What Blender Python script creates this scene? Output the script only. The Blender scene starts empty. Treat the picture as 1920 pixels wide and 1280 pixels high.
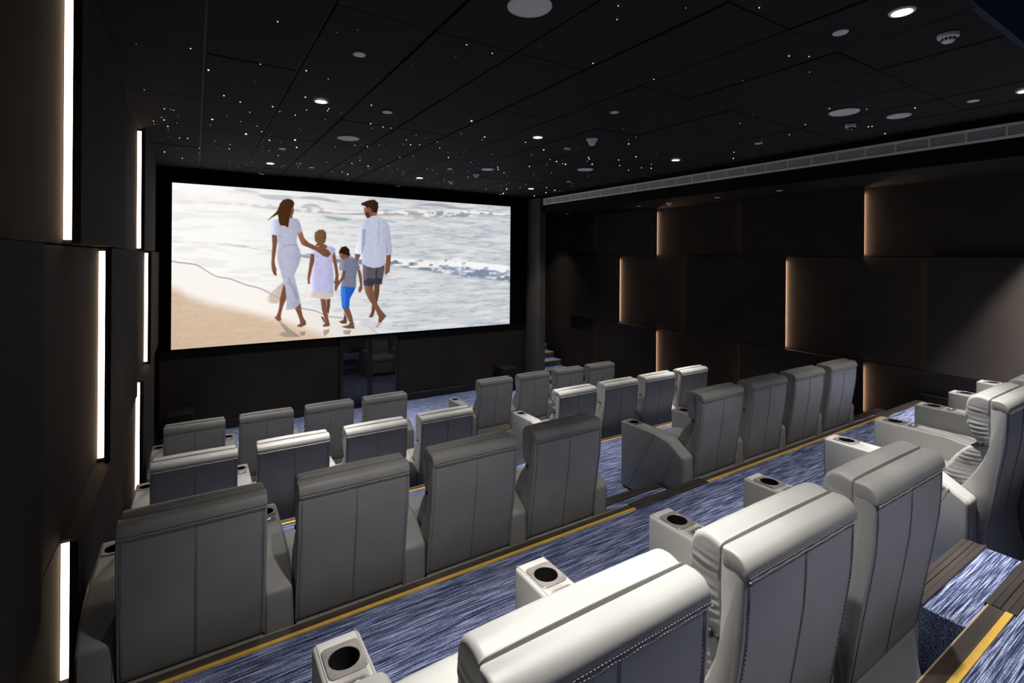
import bpy, bmesh, math, random
import numpy as np
from mathutils import Vector, Matrix

# ------------------------------------------------------------------ camera, world, exposure
sc = bpy.context.scene
COL = sc.collection
EYE = Vector((0.0, 0.0, 2.91))            # lens height; the front-row floor is z = 0
YAW, ROLL, FPX = math.radians(32.43), math.radians(0.40), 935.0
fwd = Vector((math.sin(YAW), math.cos(YAW), 0)); rt0 = Vector((math.cos(YAW), -math.sin(YAW), 0)); up0 = Vector((0, 0, 1))
rgt = rt0 * math.cos(ROLL) + up0 * math.sin(ROLL); upv = up0 * math.cos(ROLL) - rt0 * math.sin(ROLL)
cam_d = bpy.data.cameras.new('camera'); cam = bpy.data.objects.new('camera', cam_d); COL.objects.link(cam)
cam_d.sensor_width = 36; cam_d.lens = FPX / 1920 * 36; cam_d.shift_y = -(640 - 482.3) / 1920; cam_d.clip_start = .02
M = Matrix((rgt, upv, -fwd)).transposed().to_4x4(); M.translation = EYE; cam.matrix_world = M
sc.camera = cam
w = bpy.data.worlds.new('world'); sc.world = w; w.use_nodes = True
w.node_tree.nodes['Background'].inputs[0].default_value = (.5, .6, .8, 1)
w.node_tree.nodes['Background'].inputs[1].default_value = 0.0
vs = sc.view_settings
vs.view_transform = 'Standard'; vs.look = 'None'; vs.gamma = 1; vs.use_curve_mapping = False; vs.exposure = 0.0
sc.cycles.use_denoising = True
sc.cycles.sample_clamp_indirect = 4.0
sc.cycles.max_bounces = 5; sc.cycles.diffuse_bounces = 3; sc.cycles.use_adaptive_sampling = True; sc.cycles.adaptive_threshold = .06
LAMP_W, LAMP_CONE, LAMP_BLEND = 1000.0, math.radians(84), .05
BEAM = [(0, 1.0), (5, .96), (8, .76), (11, .55), (16, .41), (20, .27), (24, .175), (28, .125), (31, .115), (34, .055), (37, .02), (41, 0.0)]   # lamp intensity against angle from its axis
LED_STR, SCREEN_STR, STAR_STR = 7.0, 1.0, 14.0

# ------------------------------------------------------------------ materials
def new_mat(name):
    m = bpy.data.materials.new(name); m.use_nodes = True
    return m, m.node_tree.nodes, m.node_tree.links, m.node_tree.nodes['Principled BSDF']
def coords(N, L, scale, rot=(0, 0, 0)):
    tc = N.new('ShaderNodeTexCoord'); mp = N.new('ShaderNodeMapping')
    mp.inputs['Scale'].default_value = scale; mp.inputs['Rotation'].default_value = rot
    L.new(tc.outputs['Object'], mp.inputs['Vector']); return mp.outputs['Vector']
def noise(N, L, vec, scale, detail=3, rough=.5):
    n = N.new('ShaderNodeTexNoise'); n.inputs['Scale'].default_value = scale; n.inputs['Detail'].default_value = detail
    n.inputs['Roughness'].default_value = rough; L.new(vec, n.inputs['Vector']); return n.outputs['Fac']
def ramp(N, L, fac, stops):
    r = N.new('ShaderNodeValToRGB'); e = r.color_ramp.elements
    while len(e) < len(stops): e.new(.5)
    for k, (p, c) in zip(e, stops): k.position = p; k.color = (*c, 1)
    L.new(fac, r.inputs['Fac']); return r.outputs['Color']
def bump(N, L, b, h, strength, dist):
    n = N.new('ShaderNodeBump'); n.inputs['Strength'].default_value = strength; n.inputs['Distance'].default_value = dist
    L.new(h, n.inputs['Height']); L.new(n.outputs['Normal'], b.inputs['Normal'])
def simple(name, c, rough=.5, metal=0, var=.12, scale=30, bmp=0, spec=.5):
    m, N, L, b = new_mat(name)
    v = coords(N, L, (1, 1, 1)); n = noise(N, L, v, scale)
    L.new(ramp(N, L, n, [(.3, [x * (1 - var) for x in c]), (.7, [min(1, x * (1 + var)) for x in c])]), b.inputs['Base Color'])
    b.inputs['Roughness'].default_value = rough; b.inputs['Metallic'].default_value = metal; b.inputs['Specular IOR Level'].default_value = spec
    if bmp: bump(N, L, b, n, bmp, .002)
    return m
def emit(name, c, s, sampling='AUTO'):
    m, N, L, b = new_mat(name); N.remove(b)
    e = N.new('ShaderNodeEmission'); e.inputs[0].default_value = (*c, 1); e.inputs[1].default_value = s
    L.new(e.outputs[0], N['Material Output'].inputs[0]); m.cycles.emission_sampling = sampling
    return m
def mk_leather():
    m, N, L, b = new_mat('grey_leather')
    v = coords(N, L, (1, 1, 1)); big = noise(N, L, v, 6, 2); fine = noise(N, L, v, 420, 2)
    L.new(ramp(N, L, big, [(.3, (.345, .343, .335)), (.7, (.385, .383, .375))]), b.inputs['Base Color'])
    b.inputs['Roughness'].default_value = .46; b.inputs['Specular IOR Level'].default_value = .4
    bump(N, L, b, fine, .25, .0012)
    return m
def mk_carpet():
    m, N, L, b = new_mat('blue_streaked_carpet')
    v = coords(N, L, (6.0, 300, 300)); st = noise(N, L, v, 1.0, 2, .5)
    v2 = coords(N, L, (300, 340, 340)); sp = noise(N, L, v2, 1.0, 2, .6)
    v3 = coords(N, L, (1.3, 9, 9)); lg = noise(N, L, v3, 1.0, 2)
    a = N.new('ShaderNodeMath'); a.operation = 'MULTIPLY_ADD'; L.new(sp, a.inputs[0]); a.inputs[1].default_value = .42; L.new(st, a.inputs[2])
    a2 = N.new('ShaderNodeMath'); a2.operation = 'MULTIPLY_ADD'; L.new(lg, a2.inputs[0]); a2.inputs[1].default_value = .08; L.new(a.outputs[0], a2.inputs[2])
    L.new(ramp(N, L, a2.outputs[0], [(.56, (.011, .013, .032)), (.70, (.052, .064, .145)), (.80, (.17, .21, .38)), (.94, (.56, .62, .82))]), b.inputs['Base Color'])
    b.inputs['Roughness'].default_value = .95; b.inputs['Specular IOR Level'].default_value = .1
    bump(N, L, b, a.outputs[0], .5, .006)
    return m
def mk_fabric(name, c):
    m, N, L, b = new_mat(name)
    v = coords(N, L, (260, 260, 520)); n = noise(N, L, v, 1.0, 2); v2 = coords(N, L, (1, 1, 1)); g = noise(N, L, v2, 2.5, 2)
    a = N.new('ShaderNodeMath'); a.operation = 'MULTIPLY_ADD'; L.new(g, a.inputs[0]); a.inputs[1].default_value = .4; L.new(n, a.inputs[2])
    L.new(ramp(N, L, a.outputs[0], [(.5, [x * .75 for x in c]), (.9, [x * 1.3 for x in c])]), b.inputs['Base Color'])
    b.inputs['Roughness'].default_value = .9; b.inputs['Specular IOR Level'].default_value = .15
    bump(N, L, b, n, .5, .002); return m
def mk_wood(name, c1, c2):
    m, N, L, b = new_mat(name)
    v = coords(N, L, (1.5, 40, 40)); n = noise(N, L, v, 1.0, 4, .6)
    L.new(ramp(N, L, n, [(.35, c1), (.7, c2)]), b.inputs['Base Color']); b.inputs['Roughness'].default_value = .45
    bump(N, L, b, n, .2, .001); return m
LEATHER, CARPET = mk_leather(), mk_carpet()
PANEL = mk_fabric('charcoal_wall_fabric', (.030, .024, .0205))
FRONTFAB = mk_fabric('dark_brown_front_fabric', (.028, .024, .021))
TILE = mk_fabric('black_ceiling_board', (.021, .0205, .020))
BACKBLUE = simple('dark_blue_ceiling_paint', (.13, .22, .30), .8)
EDGEBLUE = simple('blue_black_fascia_paint', (.035, .06, .085), .85, spec=.1)
BLACK = simple('black_paint', (.006, .006, .007), .8, spec=.12)
VELVET = simple('black_masking_velvet', (.002, .002, .002), .95, spec=.05)
GRIDBAR = simple('grey_ceiling_grid', (.05, .05, .049), .7)
WOOD = mk_wood('brown_nosing_wood', (.040, .031, .025), (.085, .068, .056))
DARKWOOD = mk_wood('dark_ribbed_nosing', (.028, .022, .019), (.055, .044, .038))
OAK = mk_wood('light_oak_nosing', (.42, .30, .17), (.60, .46, .29))
YELLOW = simple('yellow_safety_strip', (.72, .44, .075), .5, var=.06)
SEAM = simple('dark_seam_thread', (.23, .228, .22), .7)
PIPING = simple('pale_leather_piping', (.44, .437, .425), .5)
PLASTIC = simple('taupe_grey_plastic', (.17, .155, .15), .38, var=.25, scale=14)
DARKPL = simple('dark_grey_plastic', (.075, .068, .068), .4)
CUP = simple('black_cup_well', (.006, .006, .006), .5)
GLASS = simple('black_cabinet_glass', (.006, .006, .008), .04, var=0, spec=.8)
GLOSS = simple('black_satin_cabinet', (.012, .012, .012), .35)
ALU = simple('painted_grey_grille', (.88, .87, .85), .45, var=.05)
WHITE = simple('white_plastic', (.85, .85, .84), .5, var=.04)
SPKMESH = simple('pale_grey_speaker_mesh', (.80, .80, .80), .8, var=.1, scale=500)
PIER = mk_fabric('grey_brown_pier_paint', (.085, .078, .070))
TAGM = simple('brown_leather_tag', (.05, .035, .022), .5)
LED = emit('warm_white_led', (1.0, .74, .52), LED_STR)
LEDR = emit('amber_led_tape', (1.0, .66, .42), 62.0)
LENS = emit('downlight_lens', (1.0, .90, .74), 14.0)
ICON = emit('white_backlit_icon', (.75, .82, 1.0), 1.2, 'NONE')
STARM = emit('star_point', (.80, .88, 1.0), STAR_STR, 'NONE')

# ------------------------------------------------------------------ mesh helpers
def bm_mesh(name, bm, mat, smooth=None):
    me = bpy.data.meshes.new(name)
    bmesh.ops.recalc_face_normals(bm, faces=bm.faces[:])
    bm.to_mesh(me); bm.free(); me.materials.append(mat)
    if smooth is not None:
        me.polygons.foreach_set('use_smooth', [True] * len(me.polygons))
        if smooth < 180: me.set_sharp_from_angle(angle=math.radians(smooth))
    return me
def link(name, me, parent=None, loc=None, rz=0):
    o = bpy.data.objects.new(name, me); COL.objects.link(o)
    if parent: o.parent = parent
    if loc is not None: o.location = loc
    if rz: o.rotation_euler.z = rz
    return o
def empty(name, loc=(0, 0, 0)):
    o = bpy.data.objects.new(name, None); COL.objects.link(o); o.location = loc; o.empty_display_size = .1; return o
def tag(o, label=None, cat=None, group=None, kind=None):
    for k, v in (('label', label), ('category', cat), ('group', group), ('kind', kind)):
        if v: o[k] = v
    return o
def add_box(bm, x0, x1, y0, y1, z0, z1):
    v = [bm.verts.new(p) for p in ((x0, y0, z0), (x1, y0, z0), (x1, y1, z0), (x0, y1, z0), (x0, y0, z1), (x1, y0, z1), (x1, y1, z1), (x0, y1, z1))]
    for f in ((0, 3, 2, 1), (4, 5, 6, 7), (0, 1, 5, 4), (1, 2, 6, 5), (2, 3, 7, 6), (3, 0, 4, 7)): bm.faces.new([v[i] for i in f])
def box_mesh(name, x0, x1, y0, y1, z0, z1, mat, bev=0, seg=2):
    bm = bmesh.new(); add_box(bm, x0, x1, y0, y1, z0, z1)
    if bev: bmesh.ops.bevel(bm, geom=bm.edges[:], offset=bev, segments=seg, affect='EDGES', profile=.5)
    return bm_mesh(name, bm, mat, 40 if bev else None)
def add_tube(bm, pts, r, n=6, closed=False):
    pts = [Vector(p) for p in pts]; rings = []
    for i, p in enumerate(pts):
        a = pts[i - 1] if i else p; b = pts[i + 1] if i < len(pts) - 1 else p
        t = (b - a).normalized(); s = t.cross(Vector((0, 0, 1)) if abs(t.z) < .9 else Vector((1, 0, 0))).normalized(); u = s.cross(t)
        rings.append([bm.verts.new(p + (s * math.cos(2 * math.pi * k / n) + u * math.sin(2 * math.pi * k / n)) * r) for k in range(n)])
    for a, b in zip(rings, rings[1:]):
        for k in range(n): bm.faces.new((a[k], a[(k + 1) % n], b[(k + 1) % n], b[k]))
    bm.faces.new(rings[0]); bm.faces.new(rings[-1][::-1])
def tube_mesh(name, paths, r, mat, n=6):
    bm = bmesh.new()
    for p in paths: add_tube(bm, p, r, n)
    return bm_mesh(name, bm, mat, 60)
def lathe(name, prof, mat, n=32, smooth=35):
    bm = bmesh.new(); rings = []
    for r, z in prof:
        rings.append([bm.verts.new((r * math.cos(2 * math.pi * k / n), r * math.sin(2 * math.pi * k / n), z)) for k in range(n)] if r > 1e-6 else [bm.verts.new((0, 0, z))])
    for a, b in zip(rings, rings[1:]):
        for k in range(n):
            if len(a) == 1: bm.faces.new((a[0], b[(k + 1) % n], b[k]))
            elif len(b) == 1: bm.faces.new((a[k], a[(k + 1) % n], b[0]))
            else: bm.faces.new((a[k], a[(k + 1) % n], b[(k + 1) % n], b[k]))
    return bm_mesh(name, bm, mat, smooth)
def spline(pts, n):                       # closed Catmull-Rom through the control points
    out = []; m = len(pts)
    for i in range(m):
        p0, p1, p2, p3 = (Vector(pts[(i + k - 1) % m]) for k in range(4))
        for k in range(n):
            t = k / n
            out.append(.5 * ((2 * p1) + (p2 - p0) * t + (2 * p0 - 5 * p1 + 4 * p2 - p3) * t * t + (3 * p1 - p0 - 3 * p2 + p3) * t ** 3))
    return out
def cushion(name, prof, hw, mat, r=.03, sub=3, crown=0, wr=0, wn=9, nx=10, ne=5, smooth=180, wphase=0, wtop=9, side=0):
    """Upholstered form: the y-z profile swept along x, ends rolled in by r, optional crown and ruching near the ends."""
    p = spline(prof, sub) if sub > 1 else [Vector(q) for q in prof]
    m = len(p); c = sum(p, Vector((0, 0))) / m
    xs = []
    for k in range(ne): t = math.pi / 2 * k / ne; xs.append((-hw + r - r * math.cos(t), r * (1 - math.sin(t))))
    for k in range(nx + 1): xs.append((-hw + r + (2 * hw - 2 * r) * k / nx, 0))
    xs += [(-x, d) for x, d in xs[:ne]][::-1]
    zmin, zmax = min(q.y for q in p), max(q.y for q in p)
    bm = bmesh.new(); rings = []
    for x, d in xs:
        e = max(0, 1 - (hw - abs(x)) / .11) ** 1.4
        ring = []
        for i, q in enumerate(p):
            dv = q - c; l = dv.length; dirn = dv / l
            q2 = c + dirn * max(l - d, l * .35)
            if wr: q2 = q2 + dirn * wr * e * min(1, max(0, (wtop - q.y) / .06)) * (math.sin(i / m * 2 * math.pi * wn + wphase) + .5 * math.sin(i / m * 2 * math.pi * wn * 1.7 + 1 + x * 9))
            h = (q.y - zmin) / (zmax - zmin)
            ring.append(bm.verts.new((x, q2.x, q2.y + crown * h * (1 - (x / hw) ** 2))))
        rings.append(ring)
    for a, b in zip(rings, rings[1:]):
        for k in range(m): bm.faces.new((a[k], a[(k + 1) % m], b[(k + 1) % m], b[k]))
    for ring, sg in ((rings[0], -1), (rings[-1], 1)):
        bm.faces.new(ring)
        if not side: continue
        pts = [(v.co.y, v.co.z) for v in ring]; z0, z1 = min(q[1] for q in pts), max(q[1] for q in pts)
        rows, nz = [], 44                              # gathered leather on the side: horizontal folds over the flat end
        for k in range(nz + 1):
            z = z0 + (z1 - z0) * (.02 + .96 * k / nz); cut = []
            for (ya, za), (yb, zb) in zip(pts, pts[1:] + pts[:1]):
                if (za > z) != (zb > z): cut.append(ya + (yb - ya) * (z - za) / (zb - za))
            if len(cut) < 2: continue
            ya, yb = min(cut), max(cut); row = []
            for j in range(7):
                t = j / 6; y = ya + (yb - ya) * t
                edge = math.sin(math.pi * min(1, max(0, .04 + .92 * t))) ** .6 * min(1, k / 4, (nz - k) / 4)
                fold = (.5 + .5 * math.sin(z * 265 + wphase + sg + 2.2 * math.sin(y * 19 + z * 8))) * (.55 + .45 * math.sin(z * 47 + wphase * 2))
                row.append(bm.verts.new((sg * (hw - .0004 + side * edge * (.25 + fold * (.35 + .65 * t) * min(1, max(0, (wtop - z) / .04)))), y, z)))
            rows.append(row)
        for ra, rb in zip(rows, rows[1:]):
            for j in range(6): bm.faces.new((ra[j], ra[j + 1], rb[j + 1], rb[j]))
    return bm_mesh(name, bm, mat, smooth)
def prism(name, prof, x0, x1, mat, bev=.015, seg=3, axis='x', smooth=50):
    """Closed y-z profile extruded along x with bevelled edges."""
    bm = bmesh.new()
    a = [bm.verts.new((x0, y, z)) for y, z in prof]; b = [bm.verts.new((x1, y, z)) for y, z in prof]
    bm.faces.new(a); bm.faces.new(b[::-1])
    for i in range(len(prof)): j = (i + 1) % len(prof); bm.faces.new((a[i], b[i], b[j], a[j]))
    bmesh.ops.recalc_face_normals(bm, faces=bm.faces[:])
    if bev: bmesh.ops.bevel(bm, geom=[e for e in bm.edges if e.calc_face_angle(0) > .15], offset=bev, segments=seg, affect='EDGES', profile=.5, clamp_overlap=True)
    return bm_mesh(name, bm, mat, smooth)
def rrect(hx, hy, r, n=5):                # rounded rectangle outline
    out = []
    for cx, cy, a0 in ((hx - r, hy - r, 0), (-hx + r, hy - r, 90), (-hx + r, -hy + r, 180), (hx - r, -hy + r, 270)):
        for k in range(n + 1): a = math.radians(a0 + 90 * k / n); out.append((cx + r * math.cos(a), cy + r * math.sin(a)))
    return out
def plate(name, outline, z0, z1, mat, cx=0, cy=0):
    bm = bmesh.new()
    a = [bm.verts.new((cx + x, cy + y, z0)) for x, y in outline]; b = [bm.verts.new((cx + x, cy + y, z1)) for x, y in outline]
    bm.faces.new(a[::-1]); bm.faces.new(b); n = len(outline)
    for i in range(n): bm.faces.new((a[i], a[(i + 1) % n], b[(i + 1) % n], b[i]))
    return bm_mesh(name, bm, mat, 40)

# ------------------------------------------------------------------ the room shell
FLOORS = dict(A=0.0, B=.29, C=.725, D=1.125, E=1.525)
FRONT = dict(E=.655, D=2.58, C=4.47, B=6.43)
CEIL, SOF, XL, XR, YF, YB = 4.31, 3.904, -.47, 7.765, 9.67, -2.2
def struct(name, me, parent=None):
    o = link(name, me, parent)
    if not parent: o['kind'] = 'structure'
    return o
struct('floor', box_mesh('floor', XL, XR, FRONT['B'], 13, -.15, 0, CARPET))
for t, y0, y1 in (('B', FRONT['C'], FRONT['B']), ('C', FRONT['D'], FRONT['C']), ('D', FRONT['E'], FRONT['D']), ('E', YB, FRONT['E'])):
    struct('floor', box_mesh('floor_tier', XL, XR, y0, y1, -.15, FLOORS[t], CARPET))

trim_no = [0]
def nosing(x0, x1, y, z, kind):
    """Edge trim of a tier: board with a yellow strip behind it, or the dark ribbed board of the aisles."""
    trim_no[0] += 1
    e = empty('trim_%d' % trim_no[0], (0, 0, 0)); e['kind'] = 'structure'
    t = z + .006
    if kind == 'safety':
        link('nosing_board', box_mesh('nosing_board', x0, x1, y - .046, y + .004, z - .02, t, WOOD, .002, 1), e)
        link('edge_bead', box_mesh('edge_bead', x0, x1, y + .003, y + .008, z - .02, t - .001, OAK), e)
        link('safety_strip', box_mesh('safety_strip', x0, x1, y - .068, y - .046, z - .002, t + .001, YELLOW), e)
    elif kind == 'oak':
        link('nosing_board', box_mesh('nosing_board', x0, x1, y - .045, y + .01, z - .035, t, OAK, .004, 2), e)
    else:
        for k in range(4):
            a = y + .018 - .0235 * (k + 1)
            link('nosing_rib', box_mesh('nosing_rib', x0, x1, a + .001, a + .0235, z - (.035 if k == 0 else .002), t + (.002 if k % 2 else 0), DARKWOOD, .0015, 1), e)
for t in 'EDCB':
    z, y = FLOORS[t], FRONT[t]
    nosing(XL, 2.70 if t == 'E' else 2.655, y, z, 'safety')
    nosing(2.705 if t == 'E' else 2.66, 3.465, y, z, 'ribbed')
    nosing(3.47, 6.60, y, z, 'safety')
    nosing(6.605, XR, y, z, 'ribbed')
def step(x0, x1, y0, y1, zb, zt):
    o = struct('floor_step', box_mesh('floor_step', x0, x1, y0, y1, zb, zt, CARPET, .008, 2))
    nosing(x0 + .004, x1 - .002, y1, zt, 'ribbed')
step(2.63, 3.452, .66, .928, FLOORS['D'], 1.431)
step(2.63, 3.44, 2.59, 3.03, FLOORS['C'], .925)
step(2.63, 3.44, 4.48, 4.92, FLOORS['B'], .51)
step(2.63, 3.44, 6.44, 6.80, 0, .145)
step(6.62, 7.70, .66, 1.06, FLOORS['D'], 1.325)
step(6.62, 7.70, 2.59, 2.99, FLOORS['C'], .925)
step(6.62, 7.70, 4.48, 4.88, FLOORS['B'], .51)
step(6.62, 7.70, 6.44, 6.80, 0, .145)
# stairs climbing past the screen wall into the side exit
for k, (y, z) in enumerate([(9.23, .11), (9.53, .23), (9.83, .375), (10.14, .52), (10.44, .67), (10.74, .82), (11.04, .97)]):
    struct('floor_step', box_mesh('floor_step', 6.705, 7.72, y, y + .32 if k < 6 else 13, 0.002 if k == 0 else 0.002, z, CARPET))
    nosing(6.71, 7.72, y + .042, z, 'oak')

# side walls: thick and thin fabric panels set like brickwork, light slots behind the thick panels' ends
ROWS = [(None, 1.505, 'a'), (1.515, 2.952, 'b'), (2.962, None, 'a')]
THICK = dict(a=[(3.205, 5.04), (6.87, 8.60)], b=[(.70, 2.50), (4.285, 6.15), (7.90, 9.655)])
def panel_mesh(s, xw, xp, y0, y1, z0, z1, thick, over):
    """s: +1 room lies towards +x. xw = wall plane, xp = visible face."""
    bm = bmesh.new(); bx = lambda a, b, *r: add_box(bm, min(a, b), max(a, b), *r)
    if thick:
        lip = xp - s * .034
        bx(lip, xp, y0, y1, z0, z1); bx(xw, lip, y0 + over, y1 - .052, z0, z1)
    else: bx(xw, xp, y0, y1, z0, z1)
    return bm_mesh('acoustic_panel', bm, PANEL)
WHICH_ROW = ('bottom', 'middle', 'top')
def overhang(s, a): return .052 if s > 0 or a > 6 else .034
def side_wall(side, s, xw, xthin, xthick, ztop, yend):
    wall = struct('wall_' + side, box_mesh('wall', min(xw, xw - s * .12), max(xw, xw - s * .12), YB, 13, -.1, ztop + .3, BLACK))
    for ri, (za, zb, kk) in enumerate(ROWS):
        za = .0 if za is None else za; zb = ztop - .004 if zb is None else zb
        edges = [YB]
        for a, b in THICK[kk]: edges += [a, b]
        edges.append(yend)
        for i, (a, b) in enumerate(zip(edges, edges[1:])):
            if b - a < .05: continue
            thick = i % 2 == 1
            link('acoustic_panel', panel_mesh(s, xw, xthick if thick else xthin, a + (.002 if thick else -.06), b - (.002 if thick else -.06), za, zb, thick, overhang(s, a)), wall)
        for a, b in THICK[kk]:
            for ye, near in ((a + overhang(s, a) - .002, True), (b - .050, False)):
                if a < 0 or (a < 1 and near): continue
                xa, xb = xthin + s * .003, xthick - s * .038
                if not near and b > 9: continue
                if near and s < 0: xb = xa + s * .022
                me = box_mesh('led_strip', min(xa, xb), max(xa, xb), ye - .004, ye + .0, za + .02, zb - (.02 if s > 0 else .07), LED if s > 0 else LEDR) if near else \
                     box_mesh('led_strip', min(xa, xb) + .022 * (s > 0), max(xa, xb) - .022 * (s < 0), ye, ye + .004, za + .02, zb - .02, LED)
                o = link('led_strip', me)
                where = {3.205: 'nearer', 4.285: 'nearer', 6.87: 'farther', 7.90: 'farther', .70: 'nearest'}[a]
                tag(o, '%s LED slot, %s row of %s wall, %s edge of thick panel' % (where, WHICH_ROW[ri], side, 'near' if near else 'far'), 'led strip', 'light slots in the side walls')
    return wall
side_wall('left', 1, -.60, -.551, -.475, CEIL, 9.66)
side_wall('right', -1, 7.90, 7.85, 7.77, SOF, 12.9)
for t, y0, y1 in (('A', FRONT['B'], 9.66), ('B', FRONT['C'], FRONT['B']), ('C', FRONT['D'], FRONT['C']), ('D', FRONT['E'], FRONT['D']), ('E', YB, FRONT['E'])):
    z = FLOORS[t]
    struct('baseboard_left', box_mesh('baseboard', -.549, XL + .001, y0, y1, z - .35, z + .09, BLACK))
    struct('baseboard_right', box_mesh('baseboard', XR - .001, 7.848, y0, y1 if t != 'A' else 12.9, z - .35, z + .09, BLACK))

# front wall, pier beside the exit, end and back walls
wf = struct('wall_front', box_mesh('wall_front', -.60, 6.53, YF, YF + .15, -.1, CEIL + .1, BLACK))
for x0, x1 in ((-.47, 2.285), (3.445, 6.50)):
    link('fabric_panel', box_mesh('fabric_panel', x0, x1, YF - .03, YF - .001, .15, 1.36, FRONTFAB, .004, 1), wf)
for x0, x1 in ((-.47, 2.285), (3.445, 6.525)):
    struct('baseboard_front', box_mesh('baseboard', x0, x1, YF - .05, YF - .001, .0, .145, GLOSS, .004, 1))
struct('wall_pier', box_mesh('wall_pier', 6.53, 6.70, 9.12, 12.9, -.1, SOF + .35, PIER, .004, 1))
struct('wall_exit', box_mesh('wall_exit', 6.5, 7.9, 12.9, 13.05, -.1, 4.4, BLACK))
struct('wall_back', box_mesh('wall_back', -.72, 8.02, YB - .15, YB, 1.4, 4.9, PANEL))

# ceiling: black boards on a grid, ending before the raised bay at the back
CX1, CY0 = 6.59, .947
ce = struct('ceiling', box_mesh('ceiling', -.60, CX1, CY0 + .03, YF + .1, CEIL + .022, CEIL + .12, GRIDBAR))
xs = [-.595] + [.049 + .6 * k for k in range(11)] + [CX1]
ys = [CY0] + [1.667 + 1.2 * k for k in range(7)] + [YF]
rnd = random.Random(5)
bm_cache = {}
for i, (a, b) in enumerate(zip(xs, xs[1:])):
    for j, (c, d) in enumerate(zip(ys, ys[1:])):
        dz = rnd.uniform(-.003, .003)
        key = (round(b - a, 3), round(d - c, 3))
        if key not in bm_cache:
            bm_cache[key] = box_mesh('ceiling_board', .009, key[0] - .009, .0035, key[1] - .0035, 0, .018, TILE, .002, 1)
        o = link('ceiling_board', bm_cache[key], ce, (a, c, CEIL + dz))
struct('ceiling', box_mesh('ceiling_bay', -.72, 8.02, YB, CY0 + .03, CEIL + .28, CEIL + .38, BACKBLUE))
struct('ceiling', box_mesh('ceiling_edge', -.60, CX1, CY0 - .004, CY0 + .03, CEIL - .002, CEIL + .28, EDGEBLUE))
struct('ceiling', box_mesh('soffit', CX1, 7.90, YB, 12.9, SOF, CEIL + .3, BLACK))

# linear air grille on the soffit face
gr = empty('air_grille', (CX1, 9.06, SOF + .18))
tag(gr, 'long pale grey linear air grille running along the right ceiling soffit', 'air vent')
GL = 10.6                                    # length towards the back of the room
gb = lambda nm, x0, x1, y0, y1, z0, z1, m=ALU, bv=.001: link(nm, box_mesh(nm, x0, x1, y0, y1, z0, z1, m, bv, 1), gr)
gb('backing', -.004, -.001, -GL, 0, .0, .146, CUP, 0)
gb('frame_rail', -.016, -.003, -GL, 0, .0, .031); gb('frame_rail', -.016, -.003, -GL, 0, .115, .146)
gb('end_cap', -.016, -.003, -.03, 0, .031, .115)
for k in range(5): gb('louver', -.013, -.005, -GL + .01, -.03, .0405 + k * .0148, .0475 + k * .0148)
mu = box_mesh('mullion', -.0145, -.004, -.006, .006, .031, .115, ALU)
for k in range(35): link('mullion', mu, gr, (0, -.06 - .30 * k, 0))

# ------------------------------------------------------------------ recliner seats
# local frame: x across, y towards the screen (0 = cup holder centre), z up from the tier's floor
HW, PITCH, ARMX, ARMW = .290, .72, .357, .14
SHELL = [(-.668, 1.022), (-.664, .80), (-.605, .63), (-.52, .48), (-.50, .36), (-.60, .30), (-.642, .305), (-.657, .345), (-.680, .50), (-.706, .668), (-.725, .80), (-.731, .90), (-.730, .985), (-.70, 1.02)]
REAR = [(-.733, .978), (-.733, .90), (-.727, .80), (-.708, .668), (-.682, .50), (-.659, .345), (-.645, .312)]
CAP = [(-.667, 1.033), (-.676, 1.0378), (-.698, 1.039), (-.722, 1.031), (-.736, 1.014), (-.741, .995), (-.739, .982), (-.728, .978), (-.70, .985), (-.668, .99)]
PILLOW = [(-.666, 1.033), (-.657, 1.040), (-.624, 1.048), (-.592, 1.042), (-.570, 1.018), (-.560, .965), (-.563, .90), (-.580, .83), (-.612, .79), (-.645, .783), (-.666, .80), (-.666, .91)]
LUMBAR = [(-.66, .775), (-.625, .785), (-.57, .755), (-.515, .69), (-.465, .60), (-.435, .50), (-.45, .45), (-.52, .44), (-.60, .50), (-.65, .65)]
SEATP = [(-.50, .34), (-.50, .45), (-.46, .468), (-.2, .474), (-.02, .468), (.03, .455), (.052, .425), (.052, .375), (.03, .345), (-.2, .335)]
SKIRT = [(-.640, .322), (-.652, .25), (-.672, .14), (-.692, .03), (-.68, .02), (-.64, .05), (-.61, .2), (-.60, .30)]
ARMP = [(.108, .012), (.108, .625), (-.30, .625), (-.455, .598), (-.617, .497), (-.617, .012)]

def rear_path(x, off=0): return [(x, y - off, z) for y, z in REAR]
CH = {}
CH['backrest'] = cushion('backrest', SHELL, HW, LEATHER, r=.009, sub=3, nx=8, ne=4)
CH['headrest_cap'] = cushion('headrest_cap', CAP, HW + .0006, LEATHER, r=.008, sub=4, nx=14, ne=4, wr=0)
CH['lumbar_cushion'] = cushion('lumbar_cushion', LUMBAR, .276, LEATHER, r=.022, sub=6, nx=20, ne=6, wr=.0012, wn=17, side=.006)
CH['seat_cushion'] = cushion('seat_cushion', SEATP, .282, LEATHER, r=.02, sub=3, nx=8, ne=4, crown=.012)
CH['rear_skirt'] = cushion('rear_skirt', SKIRT, HW - .006, LEATHER, r=.01, sub=3, nx=16, ne=3, wr=.002, wn=3)
PILLOWS = [cushion('head_pillow', PILLOW, HW - .0055, LEATHER, r=.016, sub=7, nx=26, ne=5, crown=.004, wr=.0030, wn=wn, wphase=ph, wtop=1.0, side=.006) for wn, ph in ((15, 0), (17, 1.3), (13, 2.4))]
CH['footrest_panel'] = box_mesh('footrest_panel', -.275, .275, .012, .045, .07, .345, LEATHER, .012, 3)
CH['plinth'] = box_mesh('plinth', -.27, .27, -.55, .01, .0, .33, BLACK)
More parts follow.
